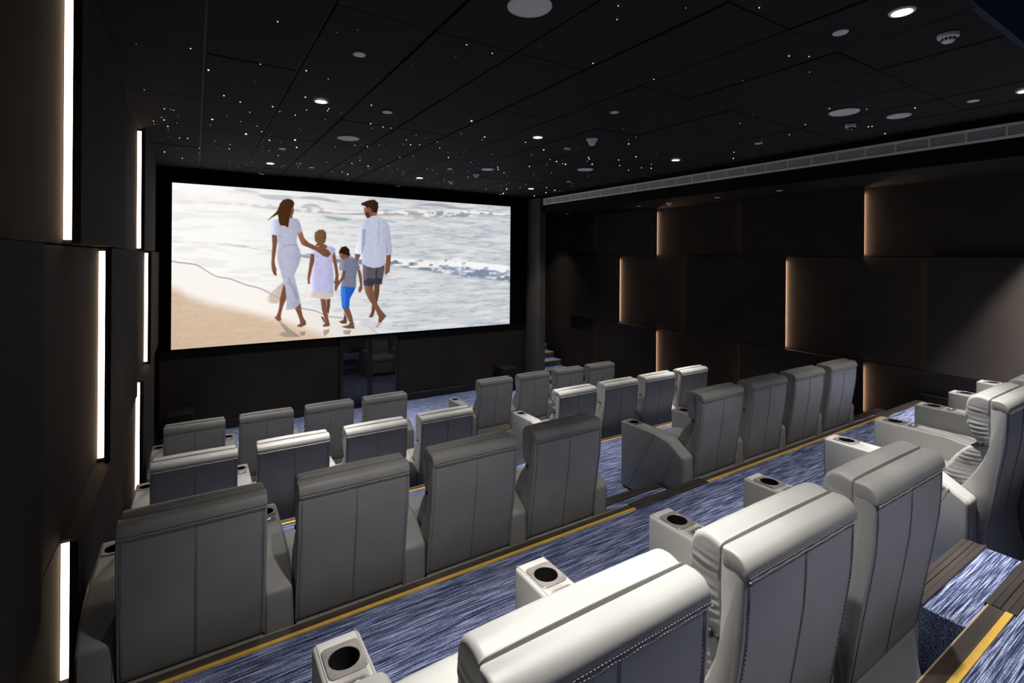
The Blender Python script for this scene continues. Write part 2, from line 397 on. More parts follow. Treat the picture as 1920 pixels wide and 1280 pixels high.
CH['cap_piping'] = tube_mesh('cap_piping', [[(-HW + .004 + (2 * HW - .008) * k / 24, -.7425, .9800 + .0012 * math.sin(k * 1.9)) for k in range(25)]], .0025, PIPING)
CH['centre_seam'] = tube_mesh('centre_seam', [rear_path(-.003, 0), rear_path(.003, 0)], .0010, SEAM, 5)
for s, nm in ((-1, 'side_seam'), (1, 'side_seam_2')): CH[nm] = tube_mesh('side_seam', [rear_path(s * (HW - .014), 0)], .0014, SEAM, 5)
bm = bmesh.new()                                                                  # stitches under the cap and down the rear edges
for k in range(56):
    x = -HW + .012 + (2 * HW - .024) * k / 55; add_box(bm, x - .0030, x + .0030, -.7437, -.7395, .9885, .9899)
for s in (-1, 1):
    for k in range(60):
        f = k / 59 * (len(REAR) - 1.001); i = int(f); t = f - i
        y, z = (REAR[i][0] * (1 - t) + REAR[i + 1][0] * t, REAR[i][1] * (1 - t) + REAR[i + 1][1] * t)
        add_box(bm, s * (HW - .021) - .0008, s * (HW - .021) + .0008, y - .0012, y + .002, z - .0030, z + .0030)
CH['stitching'] = bm_mesh('stitching', bm, SEAM)
CH['brand_tag'] = box_mesh('pillow_tag', -HW - .0018, -HW + .012, -.636, -.620, .776, .798, TAGM, .002, 1)
CH['seat_seam'] = tube_mesh('seat_seam', [[(s, y, z + .0125) for y, z in ((-.45, .4705), (-.2, .4745), (-.02, .4685), (.03, .456), (.053, .42))] for s in (-.004, .004)], .0010, SEAM, 5)

# armrest with a bored cup well
def arm_mesh():
    me = prism('armrest', ARMP, -ARMW / 2, ARMW / 2, LEATHER, .017, 4)
    o = bpy.data.objects.new('tmp_arm', me); COL.objects.link(o)
    cu = bpy.data.objects.new('tmp_cut', lathe('cut', [(0, .545), (.0445, .545), (.0445, .70), (0, .70)], CUP, 32)); COL.objects.link(cu)
    md = o.modifiers.new('b', 'BOOLEAN'); md.operation = 'DIFFERENCE'; md.object = cu; md.solver = 'EXACT'
    dg = bpy.context.evaluated_depsgraph_get(); me2 = bpy.data.meshes.new_from_object(o.evaluated_get(dg)); me2.name = 'armrest'
    for q in (o, cu): bpy.data.objects.remove(q)
    return me2
ARM = arm_mesh()
def cup_mesh():
    bm = bmesh.new(); n = 40; hx, hy, r = .0545, .0625, .016
    outer = []
    for k in range(n):
        a = 2 * math.pi * k / n; dx, dy = math.cos(a), math.sin(a)
        t = min(hx / abs(dx) if abs(dx) > 1e-6 else 9, hy / abs(dy) if abs(dy) > 1e-6 else 9); x, y = dx * t, dy * t
        ex, ey = abs(x) - (hx - r), abs(y) - (hy - r)
        if ex > 0 and ey > 0:
            l = math.hypot(ex, ey)
            if l > r: x, y = math.copysign(hx - r + ex * r / l, x), math.copysign(hy - r + ey * r / l, y)
        outer.append((x, y))
    circ = lambda rr, z: [bm.verts.new((rr * math.cos(2 * math.pi * k / n), rr * math.sin(2 * math.pi * k / n), z)) for k in range(n)]
    R = [[bm.verts.new((x, y, .6245)) for x, y in outer], [bm.verts.new((x, y, .6275)) for x, y in outer], [bm.verts.new((x * .965, y * .965, .6295)) for x, y in outer],
         circ(.0455, .6295), circ(.0435, .6275), circ(.0425, .60)]
    for a, b in zip(R, R[1:]):
        for k in range(n): bm.faces.new((a[k], a[(k + 1) % n], b[(k + 1) % n], b[k]))
    return bm_mesh('cup_holder', bm, PLASTIC, 35)
CUPM = cup_mesh()
CUPW = lathe('cup_well', [(.0432, .6265), (.0425, .60), (.040, .55), (0, .549)], CUP, 40)
PANELM = plate('control_panel', rrect(.045, .0245, .017), .6243, .6275, PLASTIC, 0, -.108)
PANELI = plate('control_inset', rrect(.036, .0165, .011), .6274, .6285, DARKPL, 0, -.108)
bm = bmesh.new()
for pth in ([(-.016, -.113, .629), (-.006, -.108, .629), (.004, -.113, .629), (.014, -.104, .629)], [(-.010, -.101, .629), (-.004, -.104, .629)], [(.006, -.101, .629), (.014, -.099, .629), (.018, -.106, .629)]): add_tube(bm, pth, .0013, 5)
ICONM = bm_mesh('recline_icon', bm, ICON, 60)
ARMSEAM = tube_mesh('arm_seam', [[(s * .0585, y, z) for y, z in ((.104, .6245), (-.30, .6255), (-.452, .5985), (-.612, .499), (-.6178, .48), (-.6178, .03))] for s in (-1, 1)], .0013, SEAM, 5)
DIAG = tube_mesh('diagonal_seam', [[(s * (ARMW / 2), y0 + d, z0), (s * (ARMW / 2), y1 + d, z1)] for s in (-1, 1) for d in (0, -.022) for (y0, z0, y1, z1) in ((.03, .02, -.29, .605), (-.30, .02, -.515, .545))], .0024, SEAM, 6)

def add_arm(ch, x, controls, outer):
    a = link('armrest', ARM, ch, (x, 0, 0))
    link('arm_seam', ARMSEAM, a)['kind'] = 'stuff'
    c = link('cup_holder', CUPM, a); c['label'] = 'taupe plastic cup holder plate'
    link('cup_well', CUPW, a)
    if controls:
        link('control_panel', PANELM, a); link('control_inset', PANELI, a); link('recline_icon', ICONM, a)['kind'] = 'stuff'
    if outer: link('diagonal_seam', DIAG, a)['kind'] = 'stuff'
BACKPARTS = ('backrest', 'headrest_cap', 'lumbar_cushion', 'rear_skirt', 'cap_piping', 'centre_seam', 'side_seam', 'side_seam_2', 'stitching', 'brand_tag')
crnd = random.Random(3)
def recliner(x, y, z, back_dy, first, last, label, group):
    ch = empty('recliner_seat', (x, y, z)); tag(ch, label, 'recliner', group)
    for k, me in CH.items():
        nm = {'brand_tag': 'pillow_tag', 'side_seam_2': 'side_seam'}.get(k, k)
        o = link(nm, me, ch, (0, back_dy if k in BACKPARTS else 0, 0))
        if k in ('stitching', 'centre_seam', 'seat_seam'): o['kind'] = 'stuff'
    link('head_pillow', PILLOWS[crnd.randrange(3)], ch, (0, back_dy, 0))
    add_arm(ch, ARMX, True, last)
    if first: add_arm(ch, -.363, False, True)
    return ch
ORD = ('first', 'second', 'third', 'fourth')
ROWNAME = dict(A='front row', B='second row', C='third row', D='row nearest the camera')
for t, yl, yr, bdy in (('A', 7.22, 7.24, .035), ('B', 5.30, 5.32, .035), ('C', 3.36, 3.374, .035), ('D', 1.468, 1.546, 0)):
    for k in range(4):
        recliner(-.348 + .36 + PITCH * k, yl, FLOORS[t], bdy, k == 0, k == 3,
                 'grey leather recliner, %s, left block, %s seat from the left wall' % (ROWNAME[t], ORD[k]), 'recliners in the ' + ROWNAME[t])
    for k in range(4):
        recliner(3.54 + .36 + PITCH * k, yr, FLOORS[t], bdy, k == 0, k == 3,
                 'grey leather recliner, %s, right block, %s seat from the aisle' % (ROWNAME[t], ORD[k]), 'recliners in the ' + ROWNAME[t])

# ------------------------------------------------------------------ screen with its picture
PIC = [('shadow',[(487,1727),(507,1737),(548,1841),(586,1916),(607,1957),(519,1941),(485,1897),(513,1872),(531,1883)]),
    ('wet',[(598,1887),(631,1886),(625,1945),(601,1933)]),
    ('wet',[(725,1887),(763,1877),(757,1931),(732,1973)]),
    ('wet',[(836,1906),(888,1915),(875,1976),(843,1962)]),
    ('slit',[(514,1208),(472,1302),(433,1403),(428,1454),(450,1485),(484,1496),(504,1424),(520,1291)]),
    ('skin',[(517,1231),(534,1322),(531,1426),(515,1529),(504,1632),(503,1677),(506,1722),(490,1730),(470,1680),(483,1644),(493,1557),(496,1453),(505,1349)]),
    ('skin',[(573,1566),(604,1501),(609,1600),(618,1693),(633,1756),(635,1795),(607,1828),(583,1809),(603,1774),(599,1721),(588,1643)]),
    ('skin',[(544,354),(547,286),(556,237),(566,223),(566,276),(558,337),(561,362),(544,384)]),
    ('skin',[(454,593),(480,591),(482,680),(476,799),(470,918),(471,977),(478,1036),(480,1132),(466,1117),(457,1065),(453,991),(454,859),(458,740)]),
    ('dress',[(444,586),(450,431),(458,401),(487,377),(522,394),(561,359),(588,376),(598,416),(611,536),(585,572),(580,675),(601,810),(605,878),(595,977),(569,1128),(578,1219),(597,1402),(604,1501),(573,1577),(529,1586),(532,1456),(524,1291),(512,1186),(497,1051),(482,917),(483,858),(488,739),(482,680),(479,599)]),
    ('fold',[(520,1171),(546,1157),(576,1309),(594,1447),(582,1461),(558,1308)]),
    ('fold',[(490,721),(583,717),(583,729),(490,736)]),
    ('hair',[(495,174),(509,130),(532,108),(555,119),(568,155),(564,216),(555,240),(550,301),(544,361),(541,422),(537,490),(527,483),(522,469),(510,470),(495,464),(490,427),(487,375),(484,324),(458,364),(428,419),(442,381),(472,303),(481,272),(489,219)]),
    ('skin',[(710,1450),(740,1461),(749,1618),(753,1712),(762,1799),(763,1838),(728,1840),(722,1824),(737,1795),(731,1709),(718,1598)]),
    ('skind',[(743,1461),(766,1455),(764,1557),(756,1681),(749,1633)]),
    ('skind',[(712,1691),(728,1708),(736,1795),(727,1770)]),
    ('skin',[(657,832),(676,842),(675,947),(662,1069),(653,1177),(652,1253),(640,1237),(639,1161),(646,1039),(652,916)]),
    ('skin',[(770,821),(788,805),(798,915),(808,1073),(812,1167),(805,1230),(789,1198),(794,1135),(786,1009),(776,915)]),
    ('skin',[(688,754),(719,690),(741,713),(753,743),(725,814),(694,792)]),
    ('lace',[(647,1314),(783,1323),(782,1433),(765,1439),(752,1470),(727,1459),(702,1449),(678,1432),(660,1445),(641,1406)]),
    ('gdress',[(655,832),(664,762),(688,765),(710,807),(738,778),(747,728),(775,736),(794,773),(782,829),(771,884),(779,1041),(783,1229),(782,1370),(647,1352),(653,1269),(665,1100),(678,916),(676,839)]),
    ('skin',[(585,572),(610,539),(621,627),(645,686),(700,753),(750,775),(768,837),(750,884),(725,869),(688,800),(639,748),(609,719),(594,644)]),
    ('skin',[(675,600),(691,607),(691,684),(680,669)]),
    ('ghair',[(674,600),(678,546),(700,506),(724,504),(739,541),(741,604),(734,682),(719,701),(703,722),(691,738),(680,731),(693,669),(688,615)]),
    ('skin',[(814,836),(856,838),(879,850),(872,882),(863,914),(833,915),(817,883)]),
    ('bhair',[(812,796),(826,740),(852,724),(872,771),(873,826),(879,844),(869,863),(856,851),(827,832),(814,839)]),
    ('skind',[(842,1645),(858,1726),(861,1814),(836,1818),(813,1783),(839,1763),(845,1709)]),
    ('skin',[(835,1588),(873,1593),(891,1715),(900,1828),(907,1894),(869,1891),(826,1856),(865,1839),(878,1809),(858,1710)]),
    ('blue',[(825,1282),(912,1308),(894,1395),(877,1473),(874,1601),(832,1593),(825,1421)]),
    ('bluel',[(828,1310),(854,1312),(855,1583),(834,1580)]),
    ('skin',[(919,1059),(934,1043),(946,1140),(950,1237),(950,1334),(940,1382),(927,1381),(928,1317),(937,1285),(929,1172)]),
    ('bshirt',[(815,978),(824,930),(846,899),(892,890),(915,930),(936,1027),(919,1067),(913,1171),(912,1316),(887,1308),(825,1291),(828,1184),(840,1073),(814,1065)]),
    ('skin',[(834,1073),(853,1065),(847,1169),(825,1231),(812,1278),(804,1325),(793,1348),(788,1324),(789,1277),(815,1215),(828,1152)]),
    ('skin',[(783,1213),(812,1191),(816,1246),(799,1356),(788,1339),(791,1277)]),
    ('skind',[(1022,1265),(1056,1267),(1053,1407),(1040,1554),(1026,1668),(1016,1748),(989,1753),(1006,1665),(1009,1567),(1019,1470)]),
    ('skin',[(961,1290),(1015,1293),(1018,1372),(1029,1488),(1057,1622),(1086,1708),(1099,1743),(1076,1806),(1051,1885),(1034,1899),(1048,1835),(1051,1753),(1030,1635),(988,1484),(967,1384)]),
    ('mshorts',[(952,978),(1014,1028),(1087,995),(1081,1111),(1069,1276),(1022,1265),(1015,1303),(957,1286),(952,1140)]),
    ('mshortsd',[(957,1221),(987,1174),(1028,1192),(1029,1077),(1042,1044),(1039,1176),(1069,1194),(1069,1276),(1022,1265),(1015,1303),(957,1286)]),
    ('skin',[(905,830),(939,843),(922,933),(905,914)]),
    ('skin',[(1096,846),(1126,829),(1123,946),(1119,1046),(1116,1096),(1088,1148),(1085,1078),(1091,995)]),
    ('skin',[(957,152),(974,179),(991,192),(1012,242),(1036,239),(1038,288),(998,303),(978,320),(964,264),(956,209)]),
    ('mshirt',[(944,380),(984,327),(1002,284),(1039,263),(1061,302),(1096,356),(1114,412),(1122,545),(1129,695),(1135,820),(1112,849),(1090,838),(1089,979),(1063,1020),(1014,1036),(969,1003),(946,962),(949,849),(945,841),(902,818),(905,777),(925,624),(934,478)]),
    ('fold',[(1043,357),(1050,356),(1049,715),(1045,715)]),
    ('fold',[(948,477),(968,475),(962,703),(949,841),(942,817)]),
    ('fold',[(1090,680),(1097,580),(1106,812),(1090,838)]),
    ('skin',[(974,133),(1011,128),(1015,242),(984,246)]),
    ('beard',[(960,249),(974,222),(988,245),(997,296),(978,320),(967,288)]),
    ('mhair',[(940,106),(960,83),(984,58),(1018,41),(1042,82),(1044,156),(1036,239),(1013,234),(999,178),(987,151),(977,181),(962,143),(943,138)]),
    ('foam',[(901,1797),(962,1781),(1016,1814),(1079,1840),(1058,1886),(989,1883),(921,1848)])]
LINES = {'shore':[(-8,937),(52,956),(109,1002),(156,1068),(206,1139),(314,1218),(446,1354),(608,1561),(735,1679),(828,1744),(986,1882),(1085,2056),(1154,2291)],'dry':[(-8,1179),(30,1219),(66,1292),(156,1391),(315,1500),(447,1605),(552,1704),(709,1866),(829,2022),(1019,2261)],'w3':[(-9,714),(186,731),(276,753),(444,802),(620,883),(826,955),(1133,995),(1419,1088),(1633,1153),(2018,1274)],'w3top':[(-9,689),(186,698),(275,720),(444,760),(620,811),(826,865),(1132,892),(1419,938),(1592,886),(1714,972),(2017,1055)],'w2':[(-10,238),(177,228),(375,246),(507,263),(661,271),(824,280),(1080,264),(1231,230),(1361,255),(1551,241),(1744,166),(2005,152)],'w2top':[(-10,206),(177,182),(375,191),(507,207),(661,199),(824,243),(1080,217),(1231,165),(1360,164),(1550,122),(1744,113),(2005,134)]}
def beach_picture(W, H, P, G):
    """Paint the beach picture shown on the screen: sRGB array H x W x 3, top row first."""
    S = 2
    w, h = W * S, H * S
    rs = np.random.RandomState(4)
    X, Y = np.meshgrid((np.arange(w) + .5) / w * 2000, (np.arange(h) + .5) / h * 2000)
    def noise(fx, fy):
        nx, ny = max(2, int(2000 / fx)) + 2, max(2, int(2000 / fy)) + 2
        g = rs.rand(ny, nx)
        gx, gy = X / fx, Y / fy
        ix, iy = gx.astype(int) % (nx - 1), gy.astype(int) % (ny - 1)
        tx, ty = gx - np.floor(gx), gy - np.floor(gy)
        tx, ty = tx * tx * (3 - 2 * tx), ty * ty * (3 - 2 * ty)
        return ((g[iy, ix] * (1 - tx) + g[iy, ix + 1] * tx) * (1 - ty) +
                (g[iy + 1, ix] * (1 - tx) + g[iy + 1, ix + 1] * tx) * ty)
    def line(n):
        a = np.array(G[n], float)
        return np.interp(X[0], a[:, 0], a[:, 1])[None, :]
    col = lambda *c: np.array(c, float)[None, None, :] / 255
    mix = lambda a, b, m: a * (1 - m[..., None]) + b * m[..., None]
    sm = lambda a, b, x: np.clip((x - a) / (b - a), 0, 1) ** 2 * (3 - 2 * np.clip((x - a) / (b - a), 0, 1))
    ux = X / 2000
    img = np.zeros((h, w, 3))
    # open water: washed-out sun glare on the left, cool grey-blue on the right
    n1 = noise(90, 24) * .45 + noise(36, 12) * .35 + noise(14, 8) * .2
    n2 = noise(150, 40) * .6 + noise(70, 18) * .4
    base = mix(col(255, 253, 250), col(205, 209, 213), sm(.05, .75, ux))
    dark = mix(col(236, 228, 220), col(146, 158, 172), sm(.05, .65, ux))
    img[:] = mix(base, dark, np.clip((n1 - .46) * 3.4, 0, 1) * (.22 + .33 * sm(.0, .6, ux)))
    img = mix(img, col(232, 232, 230) + 0 * img, sm(.5, .72, n2) * .6)
    # swell lines and teal wave backs
    def wave(cx, cy, rx, ry, c, k=.62):
        nonlocal img
        e = ((X - cx) / rx) ** 2 + ((Y - cy - 18 * np.sin(X / 60)) / ry) ** 2
        img = mix(img, col(*c) + 0 * img, k * (1 - sm(.25, 1.1, e + .7 * (n1 - .5))))
    for q in [(660, 215, 55, 45, (150, 158, 162)), (640, 235, 90, 30, (188, 186, 188)), (800, 330, 95, 32, (122, 142, 148)),
              (760, 300, 150, 20, (214, 214, 214)), (920, 350, 60, 20, (196, 200, 204)), (1160, 205, 110, 28, (142, 154, 172)),
              (1090, 350, 90, 22, (150, 166, 174)), (480, 85, 110, 40, (168, 172, 182)), (700, 95, 150, 26, (150, 158, 176)),
              (330, 55, 70, 22, (205, 196, 188)), (1500, 75, 260, 26, (150, 146, 152)), (1810, 120, 120, 16, (150, 164, 180)),
              (1420, 520, 300, 16, (168, 182, 190)), (1700, 640, 260, 14, (158, 176, 188)), (1250, 420, 200, 12, (176, 186, 192))]:
        wave(*q)
    for nm, lo, hi, f in (('w2', (178, 168, 164), (240, 238, 236), .35), ('w3', (120, 132, 150), (242, 240, 240), .8)):
        b, t = line(nm), line(nm + 'top')
        d = (Y - t) / (b - t + 1e-6)
        m = sm(-.25, .1, d) * (1 - sm(.9, 1.25, d))
        c = mix(col(*hi) + 0 * img, col(*lo) + 0 * img, np.clip(sm(.25, .95, d + (noise(34, 30) - .5) * 1.6), 0, 1))
        c = mix(c, col(250, 244, 238) + 0 * img, (1 - sm(.0, .35, ux)) * .75)
        img = mix(img, c, m * (.55 + .45 * sm(.1, .5, ux)))
    e = ((X - 1740) / 330) ** 2 + ((Y - 1075 - (X - 1740) * .13) / 125) ** 2          # breaking wave, right
    foam = noise(44, 52) * .6 + noise(18, 22) * .4
    m = 1 - sm(.55, 1.05, e + (foam - .5) * .8)
    c = mix(col(246, 246, 248) + 0 * img, col(126, 140, 164) + 0 * img, sm(.35, .75, foam * .75 + .3 * (Y - 1020 - (X - 1740) * .13) / 125))
    img = mix(img, c, m)
    e = ((X - 1530) / 190) ** 2 + ((Y - 190) / 60) ** 2                               # crest, upper right
    m = 1 - sm(.5, 1.05, e + (foam - .5) * .8)
    img = mix(img, mix(col(226, 226, 228) + 0 * img, col(150, 156, 170) + 0 * img, sm(.4, .6, foam)), m)
    # shore: thin foam line, bright wet sand, dry sand
    sh, dr = line('shore') + 10 * np.sin(X / 23), line('dry')
    wet = mix(col(252, 246, 240) + 0 * img, col(216, 212, 206) + 0 * img, sm(.15, .6, ux))
    img = mix(img, wet, sm(0, 12, Y - sh))
    img = mix(img, col(120, 112, 108) + 0 * img, np.exp(-((Y - sh + 4) / 7) ** 2) * (.75 - .35 * sm(.3, .6, ux)))
    grain = noise(60, 8) * .5 + noise(9, 9) * .5
    sand = mix(col(226, 203, 178) + 0 * img, col(206, 180, 154) + 0 * img, np.clip(grain * 1.0 + (Y - dr) / 1600, 0, 1))
    img = mix(img, sand, sm(-20, 150, Y - dr) * (1 - .35 * sm(.28, .5, ux)))
    # figures
    C = dict(shadow=(150, 134, 124), wet=(150, 130, 118), slit=(196, 178, 160), skin=(122, 84, 66), skind=(104, 72, 58), dress=(182, 183, 204),
             fold=(160, 162, 186), hair=(74, 48, 30), ghair=(116, 84, 56), bhair=(50, 32, 24), mhair=(58, 38, 28), beard=(84, 54, 42),
             lace=(206, 182, 178), gdress=(190, 188, 226), blue=(38, 92, 190), bluel=(58, 122, 216), bshirt=(118, 122, 142),
             mshorts=(92, 86, 96), mshortsd=(62, 58, 68), mshirt=(188, 194, 216), foam=(214, 206, 214))
    fine = noise(14, 24) * .6 + noise(7, 9) * .4
    for nm, pts in P:
        p = np.array(pts, float)
        x0, y0 = p.min(0); x1, y1 = p.max(0)
        i0, i1 = max(0, int(x0 / 2000 * w) - 1), min(w, int(x1 / 2000 * w) + 2)
        j0, j1 = max(0, int(y0 / 2000 * h) - 1), min(h, int(y1 / 2000 * h) + 2)
        if i1 <= i0 or j1 <= j0: continue
        xx, yy = X[j0:j1, i0:i1], Y[j0:j1, i0:i1]
        ins = np.zeros(xx.shape, bool)
        for (ax, ay), (bx, by) in zip(p, np.roll(p, -1, 0)):
            if ay == by: continue
            ins ^= ((ay > yy) != (by > yy)) & (xx < (bx - ax) * (yy - ay) / (by - ay) + ax)
        t = (xx - x0) / max(1, x1 - x0)
        rim = 1 + .28 * (1 - sm(0, .3, t)) - .10 * sm(.5, 1, t) + (fine[j0:j1, i0:i1] - .5) * .09
        c = np.clip(col(*C[nm]) * rim[..., None], 0, 1)
        a = ins * (.75 if nm in ('shadow', 'wet', 'foam', 'lace', 'slit') else 1.)
        img[j0:j1, i0:i1] = mix(img[j0:j1, i0:i1], c, a)
    return np.clip(img.reshape(H, S, W, S, 3).mean((1, 3)), 0, 1)

SX0, SX1, SZ0, SZ1, SY = -.316, 6.048, 1.400, 4.063, 9.60
scr = empty('cinema_screen', ((SX0 + SX1) / 2, SY, SZ0))
tag(scr, 'wide cinema screen showing a family of four walking barefoot along a bright beach', 'cinema screen')
cx = (SX0 + SX1) / 2
link('screen_backing', box_mesh('screen_backing', SX0 - cx - .05, SX1 - cx + .05, .004, .068, -.02, SZ1 - SZ0 + .04, VELVET), scr)
for nm, a in (('masking_frame', (SX0 - cx - .19, SX0 - cx, -.02, .068, -.03, SZ1 - SZ0 + .24)), ('masking_frame', (SX1 - cx, SX1 - cx + .44, -.02, .068, -.03, SZ1 - SZ0 + .24)),
              ('masking_frame', (SX0 - cx, SX1 - cx, -.02, .068, SZ1 - SZ0, SZ1 - SZ0 + .24)), ('masking_frame', (SX0 - cx, SX1 - cx, -.02, .068, -.03, 0))):
    link(nm, box_mesh(nm, *a, VELVET), scr)
PW, PH = 700, 294
pic = beach_picture(PW, PH, PIC, LINES) ** 2.2
me = bpy.data.meshes.new('picture')
gx, gz = np.meshgrid(np.linspace(SX0, SX1, PW) - cx, np.linspace(SZ1, SZ0, PH) - SZ0)
vco = np.stack([gx, np.zeros_like(gx), gz], -1).reshape(-1, 3).astype(np.float32)
ii = np.arange(PW * PH).reshape(PH, PW)
quads = np.stack([ii[:-1, :-1], ii[1:, :-1], ii[1:, 1:], ii[:-1, 1:]], -1).reshape(-1).astype(np.int32)
nq = len(quads) // 4
me.vertices.add(len(vco)); me.vertices.foreach_set('co', vco.ravel()); me.loops.add(nq * 4); me.loops.foreach_set('vertex_index', quads)
me.polygons.add(nq); me.polygons.foreach_set('loop_start', np.arange(0, nq * 4, 4, dtype=np.int32)); me.update(calc_edges=True)
ca = me.color_attributes.new('picture', 'FLOAT_COLOR', 'POINT')
ca.data.foreach_set('color', np.concatenate([pic.reshape(-1, 3), np.ones((PW * PH, 1))], 1).astype(np.float32).ravel())
m, N, L, b = new_mat('projected_picture'); N.remove(b)
at = N.new('ShaderNodeAttribute'); at.attribute_name = 'picture'
e = N.new('ShaderNodeEmission'); e.inputs[1].default_value = SCREEN_STR
L.new(at.outputs['Color'], e.inputs[0]); L.new(e.outputs[0], N['Material Output'].inputs[0]); m.cycles.emission_sampling = 'NONE'
me.materials.append(m)
link('picture', me, scr, (0, 0, 0))

# ------------------------------------------------------------------ equipment under the screen
cab = empty('media_cabinet', (2.865, 9.66, 0)); tag(cab, 'black glass two-door cabinet built in under the screen', 'cabinet')
link('carcass', box_mesh('carcass', -.57, .57, -.025, .008, .0, 1.365, GLOSS), cab)
for s in (-1, 1):
    d = link('door', box_mesh('door', -.275, .275, -.05, -.027, .10, 1.345, GLOSS, .003, 1), cab, (s * .279, 0, 0))
    link('glass_pane', box_mesh('glass_pane', -.225, .225, -.0535, -.0505, .17, 1.29, GLASS), d)
    link('door_handle', box_mesh('door_handle', -.006, .006, -.066, -.0505, .62, .80, GLOSS, .002, 1), d, (-s * .248, 0, 0))
def sub(x0, x1, y0, y1, h, label):
    o = empty('subwoofer', ((x0 + x1) / 2, (y0 + y1) / 2, 0)); tag(o, label, 'speaker')
    a, c = (x1 - x0) / 2, (y1 - y0) / 2
    link('cabinet', box_mesh('cabinet', -a, a, -c, c, .02, h, GLOSS, .008, 2), o)
    link('grille', box_mesh('grille', -a + .015, a - .015, -c - .012, -c, .04, h - .02, mk_sub, .004, 1), o)
    for sx in (-1, 1):
        for sy in (-1, 1): link('foot', box_mesh('foot', sx * (a - .04) - .015, sx * (a - .04) + .015, sy * (c - .04) - .015, sy * (c - .04) + .015, 0, .02, BLACK), o)
mk_sub = mk_fabric('black_grille_cloth', (.012, .012, .012))
sub(5.63, 5.95, 9.15, 9.59, .50, 'black subwoofer box on the carpet at the right end of the screen wall')
sub(-.36, 0.0, 9.15, 9.59, .48, 'black subwoofer box in the left front corner behind the front row')

# ------------------------------------------------------------------ ceiling fittings
RING = lathe('trim_ring', [(.046, -.001), (.050, -.008), (.062, -.006), (.064, 0), (.046, .0)], WHITE, 36)
LENSM = lathe('lens', [(0, -.004), (.046, -.004), (.046, 0)], LENS, 36)
COLS, RWS = ('left', 'middle', 'right'), ('back', 'middle', 'front')
def downlight(x, y, z, label, power=1.0, cone=None):
    o = empty('downlight', (x, y, z)); tag(o, label, 'downlight', 'recessed ceiling downlights')
    link('trim_ring', RING, o); link('lens', LENSM, o)
    l = bpy.data.lights.new('downlight_beam', 'SPOT'); l.energy = LAMP_W * power; l.spot_size = cone or LAMP_CONE; l.spot_blend = LAMP_BLEND if cone is None else .4
    l.shadow_soft_size = .035; l.color = (1.0, .955, .895)
    l.use_nodes = True; N, L = l.node_tree.nodes, l.node_tree.links                 # narrow core with a wide soft skirt
    tc = N.new('ShaderNodeTexCoord'); sx = N.new('ShaderNodeSeparateXYZ'); L.new(tc.outputs['Normal'], sx.inputs[0])
    ab = N.new('ShaderNodeMath'); ab.operation = 'ABSOLUTE'; L.new(sx.outputs['Z'], ab.inputs[0])
    ac = N.new('ShaderNodeMath'); ac.operation = 'ARCCOSINE'; L.new(ab.outputs[0], ac.inputs[0])
    dv = N.new('ShaderNodeMath'); dv.operation = 'DIVIDE'; L.new(ac.outputs[0], dv.inputs[0]); dv.inputs[1].default_value = math.radians(50)
    L.new(ramp(N, L, dv.outputs[0], [(a / 50, (v, v, v)) for a, v in BEAM]), N['Emission'].inputs['Strength'])
    b = bpy.data.objects.new('downlight_beam', l); COL.objects.link(b); b.parent = o; b.location = (0, 0, -.02)
for i, x in enumerate((.95, 3.345, 5.74)):
    for j, y in enumerate((1.195, 4.725, 8.33)):
        downlight(x, y, CEIL - .004, 'lit round recessed downlight, %s column, %s row of the ceiling lights' % (COLS[i], RWS[j]))
downlight(7.36, 1.19, SOF - .001, 'lit downlight in the right soffit, washing the side wall', 4.6, math.radians(64))
downlight(7.2, 9.95, SOF - .001, 'lit downlight over the exit stairs, behind the screen wall pier', .30)
downlight(1.9, -.75, CEIL + .277, 'lit downlight in the raised ceiling bay behind the nearest row', 1.0)
def fitting(name, me, x, y, label, cat, group=None, z=CEIL - .004, parts=(), rz=0):
    o = empty(name, (x, y, z)); o.rotation_euler.z = rz; tag(o, label, cat, group)
    for nm, m_ in ((('body', me),) + tuple(parts)): link(nm, m_, o)
SPK = lathe('speaker_grille', [(0, -.007), (.105, -.007), (.118, -.004), (.121, 0), (0, 0)], SPKMESH, 40)
SPKR = lathe('speaker_rim', [(.112, -.006), (.116, -.010), (.124, -.006), (.125, 0), (.112, 0)], WHITE, 40)
for x, y, lb in ((1.56, 2.29, 'nearest large round ceiling speaker, cut off by the top edge of the view'), (1.52, 6.02, 'round ceiling speaker above the left seating block'),
                 (5.17, 2.30, 'large round ceiling speaker left of the ringed speaker, near right soffit'), (5.19, 6.03, 'round ceiling speaker over the right block of the front row')):
    fitting('ceiling_speaker', SPK, x, y, lb, 'speaker', 'round ceiling speakers', parts=(('rim', SPKR),))
fitting('ceiling_speaker', lathe('ringed_speaker', [(0, -.006), (.068, -.006), (.070, -.012), (.078, -.012), (.080, -.008), (.095, -.006), (.098, 0), (0, 0)], SPKMESH, 40), 5.74, 2.07, 'smaller ringed ceiling speaker close to the right soffit', 'speaker')
fitting('ceiling_speaker', lathe('small_speaker', [(0, -.006), (.090, -.006), (.098, 0), (0, 0)], SPKMESH, 40), 3.92, 6.91, 'small round ceiling speaker beside the dome detectors', 'speaker')
DISC = lathe('cover', [(0, -.006), (.040, -.006), (.043, -.003), (.043, 0), (0, 0)], WHITE, 28)
